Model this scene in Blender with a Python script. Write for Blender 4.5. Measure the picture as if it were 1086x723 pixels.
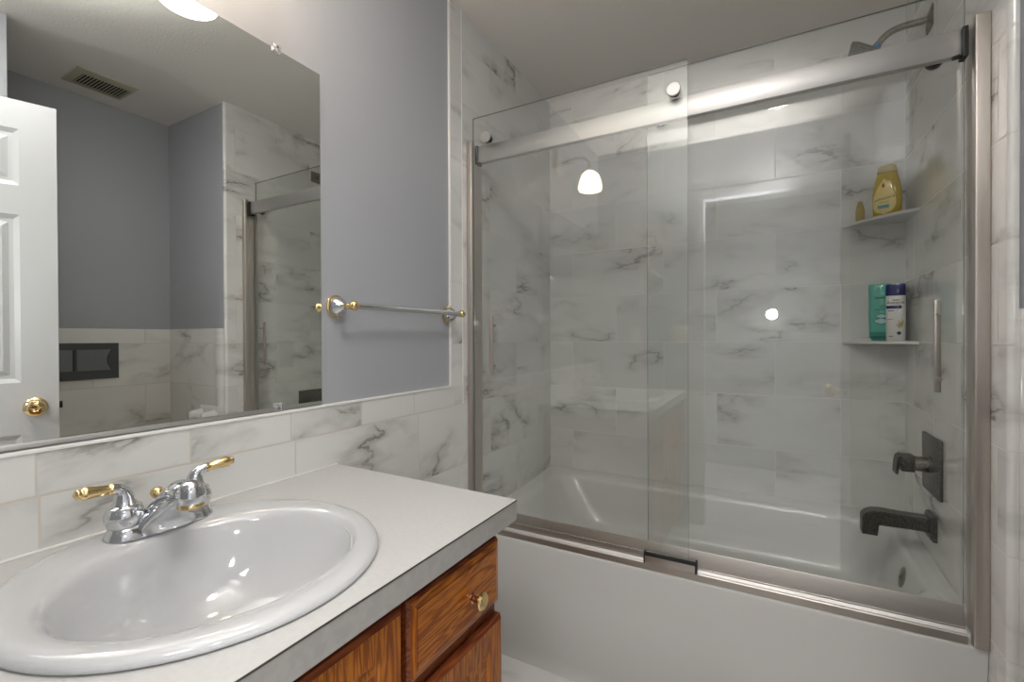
import bpy, bmesh, math, random
from mathutils import Vector, Matrix
from math import sin, cos, pi, radians

for o in list(bpy.data.objects):
    bpy.data.objects.remove(o)
S = bpy.context.scene
COL = S.collection

# ------------------------------------------------------------------ camera, world, exposure
def setup_camera():
    f, yaw, pitch, roll = 490.33, radians(29.0382), radians(-0.3599), radians(-0.2454)
    R = Vector((cos(yaw), sin(yaw), 0))
    F = Vector((-sin(yaw) * cos(pitch), cos(yaw) * cos(pitch), sin(pitch)))
    U = R.cross(F)
    R2 = R * cos(roll) + U * sin(roll)
    U2 = -R * sin(roll) + U * cos(roll)
    cam = bpy.data.cameras.new('camera')
    cam.sensor_fit = 'HORIZONTAL'
    cam.sensor_width = 36.0
    cam.lens = f / 1086 * 36
    cam.clip_start = 0.02
    o = bpy.data.objects.new('camera', cam)
    m = Matrix((R2, U2, -F)).transposed().to_4x4()
    m.translation = Vector((1.044, 0, 1.2301))
    o.matrix_world = m
    COL.objects.link(o)
    S.camera = o
setup_camera()

W = bpy.data.worlds.new('world')
S.world = W
W.use_nodes = True
W.node_tree.nodes['Background'].inputs[0].default_value = (0.90, 0.95, 1.0, 1)
W.node_tree.nodes['Background'].inputs[1].default_value = 0.35

SHADE_EMIT = 6.5
DOME_EMIT = 16.0
BOUNCE_POWER = 82.0
HALL_POWER = 9.0
FLASH_POWER = 2.4
S.view_settings.view_transform = 'Standard'
S.view_settings.look = 'None'
S.view_settings.gamma = 1.0
S.view_settings.use_curve_mapping = False
S.view_settings.exposure = 1.3
S.cycles.use_denoising = True
S.cycles.max_bounces = 14
S.cycles.glossy_bounces = 8
S.cycles.transparent_max_bounces = 16
S.cycles.sample_clamp_indirect = 6.0

def add_light(name, typ, loc, energy, color=(1, 1, 1), rot=(0, 0, 0), **kw):
    l = bpy.data.lights.new(name, typ)
    l.energy = energy
    l.color = color
    for k, v in kw.items():
        setattr(l, k, v)
    o = bpy.data.objects.new(name, l)
    o.location = loc
    o.rotation_euler = rot
    COL.objects.link(o)
    return o
# the photographer's flash, just above the camera
add_light('camera_flash', 'POINT', (1.06, -0.03, 1.365), FLASH_POWER, (1, 0.99, 0.97), shadow_soft_size=0.03)
# added fill spot aimed up, brightening the room off the ceiling
add_light('bounce_fill', 'SPOT', (1.02, -0.02, 1.62), BOUNCE_POWER, (1, 0.995, 0.985), rot=Vector((-0.28, 0.12, 0.88)).to_track_quat('-Z', 'Y').to_euler(), spot_size=radians(95), spot_blend=1.0, shadow_soft_size=0.05)
# added fill lamp in the unseen hallway, lifting the doorway and its reflection
add_light('hall_fill', 'AREA', (1.15, -0.85, 2.40), HALL_POWER, (1, 0.97, 0.93), size=0.5)

# ------------------------------------------------------------------ materials
class NT:
    def __init__(s, name):
        s.m = bpy.data.materials.new(name)
        s.m.use_nodes = True
        s.t = s.m.node_tree
        s.t.nodes.clear()
        s.out = s.t.nodes.new('ShaderNodeOutputMaterial')
    def n(s, typ, ins=None, **kw):
        nd = s.t.nodes.new('ShaderNode' + typ)
        for k, v in kw.items():
            setattr(nd, k, v)
        for k, v in (ins or {}).items():
            s.set(nd.inputs[k], v)
        return nd
    def set(s, sock, v):
        if isinstance(v, bpy.types.NodeSocket):
            s.t.links.new(v, sock)
        else:
            sock.default_value = v
    def math(s, op, a, b=None, c=None, clamp=False):
        nd = s.t.nodes.new('ShaderNodeMath')
        nd.operation = op
        nd.use_clamp = clamp
        for i, v in enumerate((a, b, c)):
            if v is not None:
                s.set(nd.inputs[i], v)
        return nd.outputs[0]
    def mix(s, fac, a, b):
        nd = s.t.nodes.new('ShaderNodeMix')
        nd.data_type = 'RGBA'
        s.set(nd.inputs[0], fac)
        s.set(nd.inputs[6], a)
        s.set(nd.inputs[7], b)
        return nd.outputs[2]
    def ramp(s, v, lo, hi, a=0.0, b=1.0):
        nd = s.n('MapRange', {0: v, 1: lo, 2: hi, 3: a, 4: b})
        nd.interpolation_type = 'SMOOTHSTEP'
        return nd.outputs[0]
    def done(s, shader):
        s.t.links.new(shader, s.out.inputs[0])
        return s.m

def c4(c):
    return (c[0], c[1], c[2], 1)

def plain(name, col, rough=0.5, metal=0.0, bump=0.0, bscale=200, coat=0.0, spec=0.5, vary=0.0, vscale=8, **extra):
    g = NT(name)
    p = g.n('BsdfPrincipled', {'Base Color': c4(col), 'Roughness': rough, 'Metallic': metal, 'Coat Weight': coat, 'Coat Roughness': 0.04, 'Specular IOR Level': spec})
    for k, v in extra.items():
        p.inputs[k.replace('_', ' ')].default_value = v
    tc = g.n('TexCoord')
    if bump or vary:
        no = g.n('TexNoise', {'Vector': tc.outputs['Object'], 'Scale': bscale, 'Detail': 3})
    if bump:
        b = g.n('Bump', {'Strength': bump, 'Distance': 0.002, 'Height': no.outputs[0]})
        g.t.links.new(b.outputs[0], p.inputs['Normal'])
    if vary:
        n2 = g.n('TexNoise', {'Vector': tc.outputs['Object'], 'Scale': vscale, 'Detail': 4})
        f = g.ramp(n2.outputs[0], 0.35, 0.65)
        g.set(p.inputs['Base Color'], g.mix(f, c4([x * (1 - vary) for x in col]), c4([min(1, x * (1 + vary)) for x in col])))
    return g.done(p.outputs[0])

def marble(name, ax, w, h, uo=0.0, vo=0.0415, base=(0.70, 0.695, 0.675), grout=(0.60, 0.56, 0.50), gw=0.0030, shift=0.5, rough=0.10, seed=0.0, vein=1.0):
    """glazed white marble-look tile; ax = the two world axes that run along and up the wall"""
    g = NT(name)
    pos = g.n('NewGeometry').outputs['Position']
    sep = g.n('SeparateXYZ', {0: pos})
    u = g.math('SUBTRACT', sep.outputs['XYZ'.index(ax[0])], uo)
    v = g.math('SUBTRACT', sep.outputs['XYZ'.index(ax[1])], vo)
    rv = g.math('DIVIDE', v, h)
    row = g.math('FLOOR', rv)
    par = g.math('FLOORED_MODULO', row, 2.0)
    ru = g.math('ADD', g.math('DIVIDE', u, w), g.math('MULTIPLY', par, shift))
    colm = g.math('FLOOR', ru)
    fu = g.math('SUBTRACT', ru, colm)
    fv = g.math('SUBTRACT', rv, row)
    du = g.math('MULTIPLY', g.math('MINIMUM', fu, g.math('SUBTRACT', 1.0, fu)), w)
    dv = g.math('MULTIPLY', g.math('MINIMUM', fv, g.math('SUBTRACT', 1.0, fv)), h)
    d = g.math('MINIMUM', du, dv)
    mask = g.ramp(d, gw * 0.35, gw * 0.75, 1.0, 0.0)
    wn = g.n('TexWhiteNoise', {'Vector': g.n('CombineXYZ', {0: colm, 1: row, 2: seed}).outputs[0]}, noise_dimensions='3D')
    off = g.n('VectorMath', {0: wn.outputs['Color'], 1: (37, 41, 29)}, operation='MULTIPLY').outputs[0]
    uv = g.n('CombineXYZ', {0: u, 1: v, 2: 0.0}).outputs[0]
    rot = g.n('Mapping', {'Vector': uv, 'Rotation': (0, 0, radians(-30)), 'Scale': (1.0, 2.4, 1.0)}).outputs[0]
    p = g.n('VectorMath', {0: rot, 1: off}, operation='ADD').outputs[0]
    n1 = g.n('TexNoise', {'Vector': p, 'Scale': 1.55, 'Detail': 6, 'Roughness': 0.56, 'Distortion': 0.35}).outputs[0]
    r1 = g.math('ABSOLUTE', g.math('SUBTRACT', n1, 0.5))
    line = g.ramp(r1, 0.0, 0.013, 1.0, 0.0)
    haze = g.ramp(r1, 0.0, 0.075, 1.0, 0.0)
    p2 = g.n('VectorMath', {0: p, 1: (5.2, 1.7, 9.1)}, operation='ADD').outputs[0]
    m = g.n('TexNoise', {'Vector': p2, 'Scale': 2.6, 'Detail': 3}).outputs[0]
    mk = g.ramp(m, 0.50, 0.68)
    mh = g.ramp(m, 0.40, 0.66)
    n3 = g.n('TexNoise', {'Vector': p2, 'Scale': 1.2, 'Detail': 3}).outputs[0]
    cloud = g.ramp(n3, 0.3, 0.7)
    col = g.mix(cloud, c4([x * 0.94 for x in base]), c4([min(1, x * 1.05) for x in base]))
    col = g.mix(g.math('MULTIPLY', g.math('MULTIPLY', haze, mh), 0.50 * vein), col, (0.30, 0.285, 0.26, 1))
    col = g.mix(g.math('MULTIPLY', g.math('MULTIPLY', line, mk), 0.75 * vein), col, (0.13, 0.12, 0.10, 1))
    col = g.mix(mask, col, c4(grout))
    rg = g.math('ADD', g.math('MULTIPLY', mask, 0.6), rough)
    hgt = g.ramp(d, 0.0, gw * 1.3)
    b = g.n('Bump', {'Strength': 0.35, 'Distance': 0.001, 'Height': hgt})
    bs = g.n('BsdfPrincipled', {'Base Color': col, 'Roughness': rg, 'Normal': b.outputs[0], 'Specular IOR Level': 0.5})
    return g.done(bs.outputs[0])

def wood(name, grain=(1, 14, 14), a=(0.42, 0.135, 0.010), b=(0.21, 0.050, 0.004), rough=0.28):
    g = NT(name)
    tc = g.n('TexCoord')
    mp = g.n('Mapping', {'Vector': tc.outputs['Object'], 'Scale': grain})
    n0 = g.n('TexNoise', {'Vector': mp.outputs[0], 'Scale': 1.6, 'Detail': 3, 'Distortion': 0.4})
    w = g.math('FRACT', g.math('MULTIPLY', n0.outputs[0], 11.0))
    w = g.math('ABSOLUTE', g.math('SUBTRACT', w, 0.5))
    band = g.ramp(w, 0.05, 0.42)
    mp2 = g.n('Mapping', {'Vector': tc.outputs['Object'], 'Scale': tuple(x * 16 for x in grain)})
    n1 = g.n('TexNoise', {'Vector': mp2.outputs[0], 'Scale': 1.3, 'Detail': 2})
    pore = g.ramp(n1.outputs[0], 0.52, 0.66)
    col = g.mix(band, c4(b), c4(a))
    col = g.mix(g.math('MULTIPLY', pore, 0.45), col, (0.10, 0.028, 0.006, 1))
    bp = g.n('Bump', {'Strength': 0.12, 'Distance': 0.001, 'Height': pore})
    p = g.n('BsdfPrincipled', {'Base Color': col, 'Roughness': rough, 'Normal': bp.outputs[0], 'Coat Weight': 0.1, 'Coat Roughness': 0.15, 'Specular IOR Level': 0.3})
    return g.done(p.outputs[0])

def sheet_glass(name, tint, base=0.05):
    g = NT(name)
    lw = g.n('LayerWeight', {'Blend': 0.5})
    k = g.math('POWER', lw.outputs['Facing'], 5.0)
    fac = g.math('ADD', g.math('MULTIPLY', k, 0.9), base, clamp=True)
    tr = g.n('BsdfTransparent', {'Color': c4(tint)})
    gl = g.n('BsdfGlossy', {'Color': (1, 1, 1, 1), 'Roughness': 0.0})
    mx = g.n('MixShader', {0: fac, 1: tr.outputs[0], 2: gl.outputs[0]})
    return g.done(mx.outputs[0])

def brushed(name, col, rough=0.3, axis=(2, 300, 300)):
    g = NT(name)
    tc = g.n('TexCoord')
    mp = g.n('Mapping', {'Vector': tc.outputs['Object'], 'Scale': axis})
    n = g.n('TexNoise', {'Vector': mp.outputs[0], 'Scale': 2.0, 'Detail': 2})
    r = g.math('ADD', g.math('MULTIPLY', n.outputs[0], 0.14), rough - 0.07)
    cc = g.mix(n.outputs[0], c4([x * 0.93 for x in col]), c4([min(1, x * 1.06) for x in col]))
    p = g.n('BsdfPrincipled', {'Base Color': cc, 'Metallic': 1.0, 'Roughness': r})
    return g.done(p.outputs[0])

M = {}
M['paint'] = plain('blue_grey_paint', (0.390, 0.400, 0.425), 0.42, bump=0.06, bscale=260, spec=0.4)
M['ceiling'] = plain('textured_ceiling_paint', (0.82, 0.785, 0.735), 0.85, bump=0.5, bscale=110)
M['tile_l'] = marble('marble_tile_left', 'YZ', 0.466, 0.2335, uo=0.2823 - 0.233)
M['tile_acc'] = marble('marble_tile_accent', 'YZ', 0.2285, 0.0735, uo=0.2790, vo=0.9765, shift=0.0, seed=3.0)
M['tile_strip'] = marble('marble_tile_strip', 'YZ', 4.0, 0.2335, uo=-1.3, seed=5.0)
M['tile_b'] = marble('marble_tile_back', 'XZ', 0.466, 0.2335, uo=1.0685 - 0.466, grout=(0.72, 0.705, 0.68), gw=0.0030, seed=7.0, vein=0.8, rough=0.2)
M['tile_r'] = marble('marble_tile_right_lit', 'YZ', 0.466, 0.2335, uo=1.71, seed=11.0, base=(0.78, 0.775, 0.75), gw=0.0034, grout=(0.68, 0.66, 0.62))  # same tile as the left wall, base raised to stand in for light
M['tile_w'] = marble('marble_tile_nook_lit', 'XZ', 0.466, 0.2335, uo=1.62, seed=15.0, base=(0.78, 0.765, 0.73))  # same tile again, light for the nook painted into a paler base
M['tile_f'] = marble('marble_tile_far_lit', 'YZ', 0.466, 0.2335, uo=1.06, seed=22.0, base=(0.78, 0.765, 0.73))  # same tile again, extra brightness put into the base colour
M['floor'] = marble('marble_tile_floor', 'XY', 0.61, 0.305, uo=0.12, vo=0.10, seed=31.0, base=(0.70, 0.69, 0.67), rough=0.2)
M['trim'] = plain('white_trim', (0.86, 0.85, 0.82), 0.35)
M['mirror'] = plain('mirror_silver', (0.90, 0.925, 0.90), 0.0, 1.0)
M['mirror_edge'] = plain('mirror_glass_edge', (0.30, 0.34, 0.32), 0.15)
M['clear'] = plain('clear_plastic', (0.9, 0.9, 0.9), 0.08, Transmission_Weight=0.8)
M['laminate'] = plain('white_laminate', (0.515, 0.51, 0.50), 0.38, vary=0.02, vscale=120, bump=0.03, bscale=400)
M['lam_edge_shaded'] = plain('shaded_laminate_edge', (0.36, 0.345, 0.325), 0.4, vary=0.05, vscale=60)  # shadow on the counter edge put into a darker laminate colour
M['seam'] = plain('dark_laminate_seam', (0.06, 0.05, 0.045), 0.6)
M['porcelain'] = plain('white_porcelain', (0.53, 0.535, 0.545), 0.06, coat=0.5)
M['tub'] = plain('white_tub_enamel', (0.64, 0.635, 0.62), 0.26, coat=0.3)
M['ceramic'] = plain('white_ceramic', (0.8, 0.79, 0.77), 0.08, coat=0.5)
M['chrome'] = plain('chrome', (0.66, 0.67, 0.69), 0.06, 1.0)
M['brass'] = plain('polished_brass', (0.80, 0.60, 0.29), 0.10, 1.0)
M['copper'] = plain('copper_ring', (0.62, 0.35, 0.22), 0.2, 1.0)
M['nickel'] = brushed('brushed_nickel', (0.62, 0.605, 0.59), 0.46)
M['nickel_v'] = brushed('brushed_nickel_upright', (0.56, 0.515, 0.475), 0.42, (300, 300, 2))
M['nickel_d'] = brushed('brushed_nickel_track', (0.52, 0.485, 0.445), 0.44)
M['track_step'] = brushed('polished_track_step', (0.66, 0.65, 0.63), 0.55)
M['black'] = plain('black_rubber', (0.012, 0.012, 0.012), 0.5)
M['gunmetal'] = plain('spotted_dark_nickel', (0.125, 0.12, 0.105), 0.34, 0.75, vary=0.35, vscale=160)
M['gunmetal2'] = plain('worn_dark_nickel', (0.26, 0.245, 0.21), 0.32, 0.85, vary=0.2, vscale=120)
M['teflon'] = plain('blue_tape', (0.05, 0.18, 0.40), 0.5)
M['glass'] = sheet_glass('clear_door_glass', (0.965, 0.975, 0.969), 0.058)
M['glass_edge'] = plain('green_glass_edge', (0.22, 0.25, 0.23), 0.15)
M['wood'] = wood('oak_horizontal', (14, 1.3, 14))
M['wood_v'] = wood('oak_upright', (14, 14, 1.3))
M['wood_d'] = wood('oak_stained_edge', (14, 1.3, 14), (0.20, 0.052, 0.014), (0.11, 0.022, 0.008))
M['door'] = plain('white_door_paint', (0.50, 0.505, 0.515), 0.35, bump=0.08, bscale=90)
M['flush'] = plain('black_flush_glass', (0.085, 0.09, 0.092), 0.04)
M['flush_line'] = plain('dark_flush_seam', (0.004, 0.004, 0.004), 0.3)
M['flush_grey'] = plain('grey_flush_key', (0.19, 0.20, 0.205), 0.06)
M['vent'] = plain('beige_vent_metal', (0.46, 0.42, 0.31), 0.45)
M['plate'] = plain('ivory_plate', (0.72, 0.69, 0.60), 0.35)
M['dark'] = plain('dark_void', (0.01, 0.01, 0.01), 0.8)
M['yellow'] = plain('yellow_wash', (0.72, 0.52, 0.075), 0.12, Transmission_Weight=0.25, coat=0.5)
M['yellow_l'] = plain('pale_yellow_label', (0.80, 0.64, 0.26), 0.4)
M['clear_y'] = plain('clear_yellow_plastic', (0.60, 0.47, 0.17), 0.12, Transmission_Weight=0.35)
M['green'] = plain('aqua_green_bottle', (0.13, 0.46, 0.37), 0.25, coat=0.3)
M['green_d'] = plain('deep_green_print', (0.01, 0.12, 0.10), 0.4)
M['green_m'] = plain('mid_green_print', (0.02, 0.24, 0.18), 0.4)
M['white_p'] = plain('white_plastic', (0.72, 0.71, 0.68), 0.3)
M['navy'] = plain('navy_plastic', (0.008, 0.013, 0.13), 0.2, coat=0.4)
M['ink'] = plain('dark_ink', (0.02, 0.02, 0.035), 0.5)
M['gold_ink'] = plain('gold_ink', (0.45, 0.34, 0.14), 0.5)
M['red'] = plain('red_ink', (0.45, 0.03, 0.02), 0.5)
M['blue_ink'] = plain('pale_blue_ink', (0.14, 0.36, 0.48), 0.5)
M['aloe'] = plain('pale_aqua_print', (0.42, 0.62, 0.66), 0.4)

def emit_mat(name, col, strength):
    g = NT(name)
    e = g.n('Emission', {'Color': c4(col), 'Strength': strength})
    return g.done(e.outputs[0])
M['shade'] = emit_mat('lit_frosted_shade', (1.0, 0.80, 0.60), SHADE_EMIT)
M['dome'] = emit_mat('lit_ceiling_dome', (1.0, 0.98, 0.955), DOME_EMIT)

# ------------------------------------------------------------------ mesh helpers
def nb():
    return bmesh.new()

def box(bm, x0, x1, y0, y1, z0, z1, bev=0.0, seg=2, mtx=None):
    vs = [bm.verts.new((x, y, z)) for x in (x0, x1) for y in (y0, y1) for z in (z0, z1)]
    fs = [(0, 1, 3, 2), (4, 6, 7, 5), (0, 4, 5, 1), (2, 3, 7, 6), (0, 2, 6, 4), (1, 5, 7, 3)]
    faces = [bm.faces.new([vs[i] for i in f]) for f in fs]
    if bev:
        es = list({e for f in faces for e in f.edges})
        r = bmesh.ops.bevel(bm, geom=es, offset=bev, segments=seg, profile=0.5, affect='EDGES')
        vs = list({v for f in r['faces'] for v in f.verts} | {v for v in vs if v.is_valid})
    if mtx is not None:
        bmesh.ops.transform(bm, matrix=mtx, verts=[v for v in vs if v.is_valid])
    return bm

def loft(bm, loops, cap0=True, cap1=True, closed=True):
    rings = [[bm.verts.new(p) for p in L] for L in loops]
    n = len(rings[0])
    for a, b in zip(rings, rings[1:]):
        for i in range(n if closed else n - 1):
            j = (i + 1) % n
            try:
                bm.faces.new((a[i], a[j], b[j], b[i]))
            except ValueError:
                pass
    if cap0:
        bm.faces.new(rings[0][::-1])
    if cap1:
        bm.faces.new(rings[-1])
    return rings

def frame(d):
    d = Vector(d).normalized()
    a = Vector((0, 0, 1)) if abs(d.z) < 0.9 else Vector((1, 0, 0))
    u = d.cross(a).normalized()
    return u, d.cross(u).normalized()

def tube(bm, pts, r, seg=16, cap=True):
    pts = [Vector(p) for p in pts]
    rs = r if isinstance(r, (list, tuple)) else [r] * len(pts)
    loops = []
    u = v = None
    for i, p in enumerate(pts):
        d = (pts[min(i + 1, len(pts) - 1)] - pts[max(i - 1, 0)]).normalized()
        if u is None:
            u, v = frame(d)
        else:
            u = (u - d * u.dot(d)).normalized()
            v = d.cross(u)
        loops.append([p + (u * cos(t) + v * sin(t)) * rs[i] for t in [2 * pi * k / seg for k in range(seg)]])
    loft(bm, loops, cap, cap)

def lathe(bm, prof, org, axis, seg=24, cap=True):
    """prof: (radius, distance along axis) pairs"""
    org = Vector(org)
    d = Vector(axis).normalized()
    u, v = frame(d)
    loops = [[org + d * h + (u * cos(t) + v * sin(t)) * max(r, 1e-4) for t in [2 * pi * k / seg for k in range(seg)]] for r, h in prof]
    loft(bm, loops, cap, cap)

def prism(bm, poly, fn0, fn1):
    loft(bm, [[fn0(p) for p in poly], [fn1(p) for p in poly]])

def ell(cx, cy, a, b, z, n=64):
    return [Vector((cx + a * cos(2 * pi * k / n), cy + b * sin(2 * pi * k / n), z)) for k in range(n)]

def rrect(x0, x1, y0, y1, r, z, n=8):
    P = []
    for cx, cy, a0 in ((x1 - r, y1 - r, 0), (x0 + r, y1 - r, 90), (x0 + r, y0 + r, 180), (x1 - r, y0 + r, 270)):
        for k in range(n + 1):
            a = radians(a0 + 90 * k / n)
            P.append(Vector((cx + r * cos(a), cy + r * sin(a), z)))
    return P

def bez(a, b, c, d, n=10):
    a, b, c, d = map(Vector, (a, b, c, d))
    return [a * (1 - t) ** 3 + b * 3 * t * (1 - t) ** 2 + c * 3 * t * t * (1 - t) + d * t ** 3 for t in [k / n for k in range(n + 1)]]

def wpos(o):
    p = Vector((0, 0, 0))
    while o is not None:
        p = p + o.location
        o = o.parent
    return p

def obj(name, bm, mat, parent=None, smooth=True, angle=38, sub=0):
    bmesh.ops.recalc_face_normals(bm, faces=bm.faces[:])
    if parent is not None:
        org = wpos(parent)
    else:
        xs = [v.co for v in bm.verts]
        org = Vector(((min(v.x for v in xs) + max(v.x for v in xs)) / 2, (min(v.y for v in xs) + max(v.y for v in xs)) / 2, min(v.z for v in xs)))
    for v in bm.verts:
        v.co -= org
    me = bpy.data.meshes.new(name)
    bm.to_mesh(me)
    bm.free()
    mats = mat if isinstance(mat, (list, tuple)) else [mat]
    for m in mats:
        me.materials.append(m if not isinstance(m, str) else M[m])
    if smooth:
        for p in me.polygons:
            p.use_smooth = True
        me.set_sharp_from_angle(angle=radians(angle))
    o = bpy.data.objects.new(name, me)
    COL.objects.link(o)
    if parent is not None:
        o.parent = parent
    else:
        o.location = org
    if sub:
        s = o.modifiers.new('sub', 'SUBSURF')
        s.levels = s.render_levels = sub
    return o

def tag(o, label, cat, group=None, kind=None):
    o['label'] = label
    o['category'] = cat
    if group:
        o['group'] = group
    if kind:
        o['kind'] = kind
    return o

def thing(name, label, cat, loc, group=None):
    o = bpy.data.objects.new(name, None)
    o.empty_display_size = 0.05
    COL.objects.link(o)
    o.location = loc
    return tag(o, label, cat, group)

def struct(name, bm, mat, parent=None, **kw):
    o = obj(name, bm, mat, parent, **kw)
    if parent is None:
        o['kind'] = 'structure'
    return o

def set_mat(bm, test, idx):
    bm.normal_update()
    for f in bm.faces:
        if test(f):
            f.material_index = idx

def text_mesh(bm, text, size, fn, depth_fn=None, shear=0.0):
    """letters as flat faces, mapped from 2-D through fn(x, y)"""
    cu = bpy.data.curves.new('tmp', 'FONT')
    cu.body = text
    cu.size = size
    cu.align_x = 'CENTER'
    cu.shear = shear
    cu.resolution_u = 3
    o = bpy.data.objects.new('tmp', cu)
    COL.objects.link(o)
    dg = bpy.context.evaluated_depsgraph_get()
    me = o.evaluated_get(dg).to_mesh()
    vs = [bm.verts.new(fn(v.co.x, v.co.y)) for v in me.vertices]
    for p in me.polygons:
        try:
            bm.faces.new([vs[i] for i in p.vertices])
        except ValueError:
            pass
    o.to_mesh_clear()
    bpy.data.objects.remove(o)
    bpy.data.curves.remove(cu)

# ------------------------------------------------------------------ room shell
XR, YB, YF, ZC = 1.506, 2.299, 1.419, 2.5          # shower right wall, shower back wall, nook front, ceiling
XF, XW, YN, Y0 = 2.087, 1.56, 0.627, -0.10         # nook far wall, room right wall, nook start, doorway wall

def sbox(name, mat, *b, **kw):
    bm = nb()
    box(bm, *b)
    return struct(name, bm, mat, smooth=False, **kw)

sbox('floor', 'floor', -0.1, 2.30, -1.75, 2.42, -0.08, 0.0)
sbox('ceiling', 'ceiling', -0.1, 2.30, -1.75, 2.42, ZC, ZC + 0.08)
sbox('wall_left', 'paint', -0.1, 0.0, -0.2, 2.42, 0, ZC)
sbox('wall_back', 'tile_b', 0.0, XR + 0.006, YB, YB + 0.1, 0, ZC)
# tile on the left wall: wainscot, upright strip and shower surround
bm = nb()
box(bm, 0, 0.006, Y0, YB, 0, 0.9765)
box(bm, 0, 0.006, 1.475, YB, 0.9765, ZC)
struct('wall_left_tile', bm, 'tile_l', smooth=False)
sbox('wall_left_accent', 'tile_acc', 0, 0.006, Y0, 1.475, 0.9765, 1.0495)
sbox('wall_left_strip', 'tile_strip', 0, 0.006, 1.400, 1.475, 1.0495, ZC)
bm = nb()
box(bm, 0, 0.009, Y0, 1.4005, 1.0475, 1.0545, 0.001)
box(bm, 0, 0.009, 1.3945, 1.4015, 1.0475, ZC, 0.001)
struct('trim_1', bm, 'trim')
bm = nb()
box(bm, 0.0055, 0.0072, 1.4735, 1.4770, 0.9765, ZC)
struct('trim_2', bm, 'trim', smooth=False)
# shower right wall, wing wall and nook
sbox('wall_right', 'tile_r', XR, XR + 0.007, YF + 0.014, YB, 0, ZC)
sbox('wall_right_wing', 'paint', XR + 0.007, 2.19, YF + 0.006, YB + 0.1, 0, ZC)
bm = nb()
prof = [(XR + 0.012 - 0.012 * cos(a), YF + 0.012 - 0.012 * sin(a)) for a in [pi / 2 * k / 6 for k in range(7)]]
prof = [(XR, YF + 0.014)] + prof + [(XR + 0.016, YF), (XR + 0.016, YF + 0.006), (XR + 0.007, YF + 0.014)]
prism(bm, prof, lambda p: Vector((p[0], p[1], 0)), lambda p: Vector((p[0], p[1], ZC)))
struct('trim_3', bm, 'tile_r')
bm = nb()
box(bm, XR + 0.016, XF, YF, YF + 0.006, 0, 1.29)
struct('wall_right_wing_tile', bm, 'tile_w', smooth=False)
bm = nb()
box(bm, XR + 0.016, 1.60, YF - 0.006, YF, 0, 1.29, 0.004)
struct('trim_4', bm, 'tile_r')
sbox('wall_far', 'paint', XF + 0.006, 2.19, YN, YF + 0.006, 0, ZC)
sbox('wall_far_tile', 'tile_f', XF, XF + 0.006, YN, YF, 0, 1.29)
sbox('wall_right_room', 'paint', XW, 2.19, -0.2, YN, 0, ZC)
bm = nb()
box(bm, -0.1, 0.665, -0.2, Y0, 0, ZC)
box(bm, 0.665, XW, -0.2, Y0, 2.13, ZC)
struct('wall_front', bm, 'paint', smooth=False)
bm = nb()
box(bm, 0.615, 0.675, Y0, Y0 + 0.006, 0, 2.19, 0.0015)
box(bm, 0.675, XW, Y0, Y0 + 0.006, 2.12, 2.19, 0.0015)
box(bm, 0.665, 0.675, -0.2, Y0, 0, 2.13)
struct('trim_5', bm, 'paint')
sbox('wall_hall', 'paint', -0.1, 2.30, -1.85, -1.75, 0, ZC)

# ------------------------------------------------------------------ door, standing open beside the camera
def make_door():
    hx, hy = 1.555, -0.055
    ex, ey = 1.316, 0.6965
    d = Vector((ex - hx, ey - hy, 0))
    L = d.length
    d.normalize()
    nrm = Vector((-d.y, d.x, 0))                      # faces the mirror
    T = 0.035
    def P(s, t, z):                                   # along the leaf, out of the face, up
        return Vector((hx, hy, 0)) + d * s + nrm * t + Vector((0, 0, z))
    def bx(bm, s0, s1, t0, t1, z0, z1, bev=0.0):
        m = Matrix((d, nrm, Vector((0, 0, 1)))).transposed().to_4x4()
        m.translation = Vector((hx, hy, 0))
        box(bm, s0, s1, t0, t1, z0, z1, bev, 2, m)
    bm = nb()
    bx(bm, 0, L, -T, -0.009, 0.012, 2.10)
    st = 0.098                                        # stiles
    mid = L / 2
    cols = [(st, mid - 0.05), (mid + 0.05, L - st)]
    rows = [(0.24, 0.885), (1.075, 1.685), (1.79, 1.995)]
    for s0, s1 in ((0, st), (mid - 0.05, mid + 0.05), (L - st, L)):
        bx(bm, s0, s1, -0.009, 0, 0.012, 2.10)
    for z0, z1 in ((0.012, 0.24), (0.885, 1.075), (1.685, 1.79), (1.995, 2.10)):
        for s0, s1 in cols:
            bx(bm, s0, s1, -0.009, 0, z0, z1)
    leaf = struct('door_1', bm, 'door', angle=30)
    for s0, s1 in cols:
        for z0, z1 in rows:
            b2 = nb()
            def lp(k, t):
                return [P(s0 + k, t, z0 + k), P(s1 - k, t, z0 + k), P(s1 - k, t, z1 - k), P(s0 + k, t, z1 - k)]
            loft(b2, [lp(0.0, -0.0005), lp(0.016, -0.0085), lp(0.028, -0.0085), lp(0.044, -0.002)], False, True)
            obj('door_panel', b2, 'door', leaf, angle=10)
    b2 = nb()
    c = P(L - 0.062, 0, 0.985)
    lathe(b2, [(0.0, 0), (0.033, 0), (0.033, 0.004), (0.028, 0.009), (0.014, 0.012), (0.013, 0.03), (0.020, 0.036), (0.029, 0.046), (0.031, 0.054), (0.028, 0.063), (0.018, 0.069), (0.012, 0.0695), (0.010, 0.068), (0.0, 0.068)], c, nrm, 28)
    k = obj('door_knob', b2, 'brass', leaf)
    k['label'] = 'round polished brass knob'
    b2 = nb()
    bx(b2, L, L + 0.009, -0.024, -0.012, 0.972, 0.998, 0.002)
    obj('latch', b2, 'black', leaf)
    for z in (0.25, 1.05, 1.85):
        b2 = nb()
        tube(b2, [P(0, 0.004, z), P(0, 0.004, z + 0.09)], 0.006, 10)
        obj('hinge', b2, 'brass', leaf)
make_door()

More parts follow.
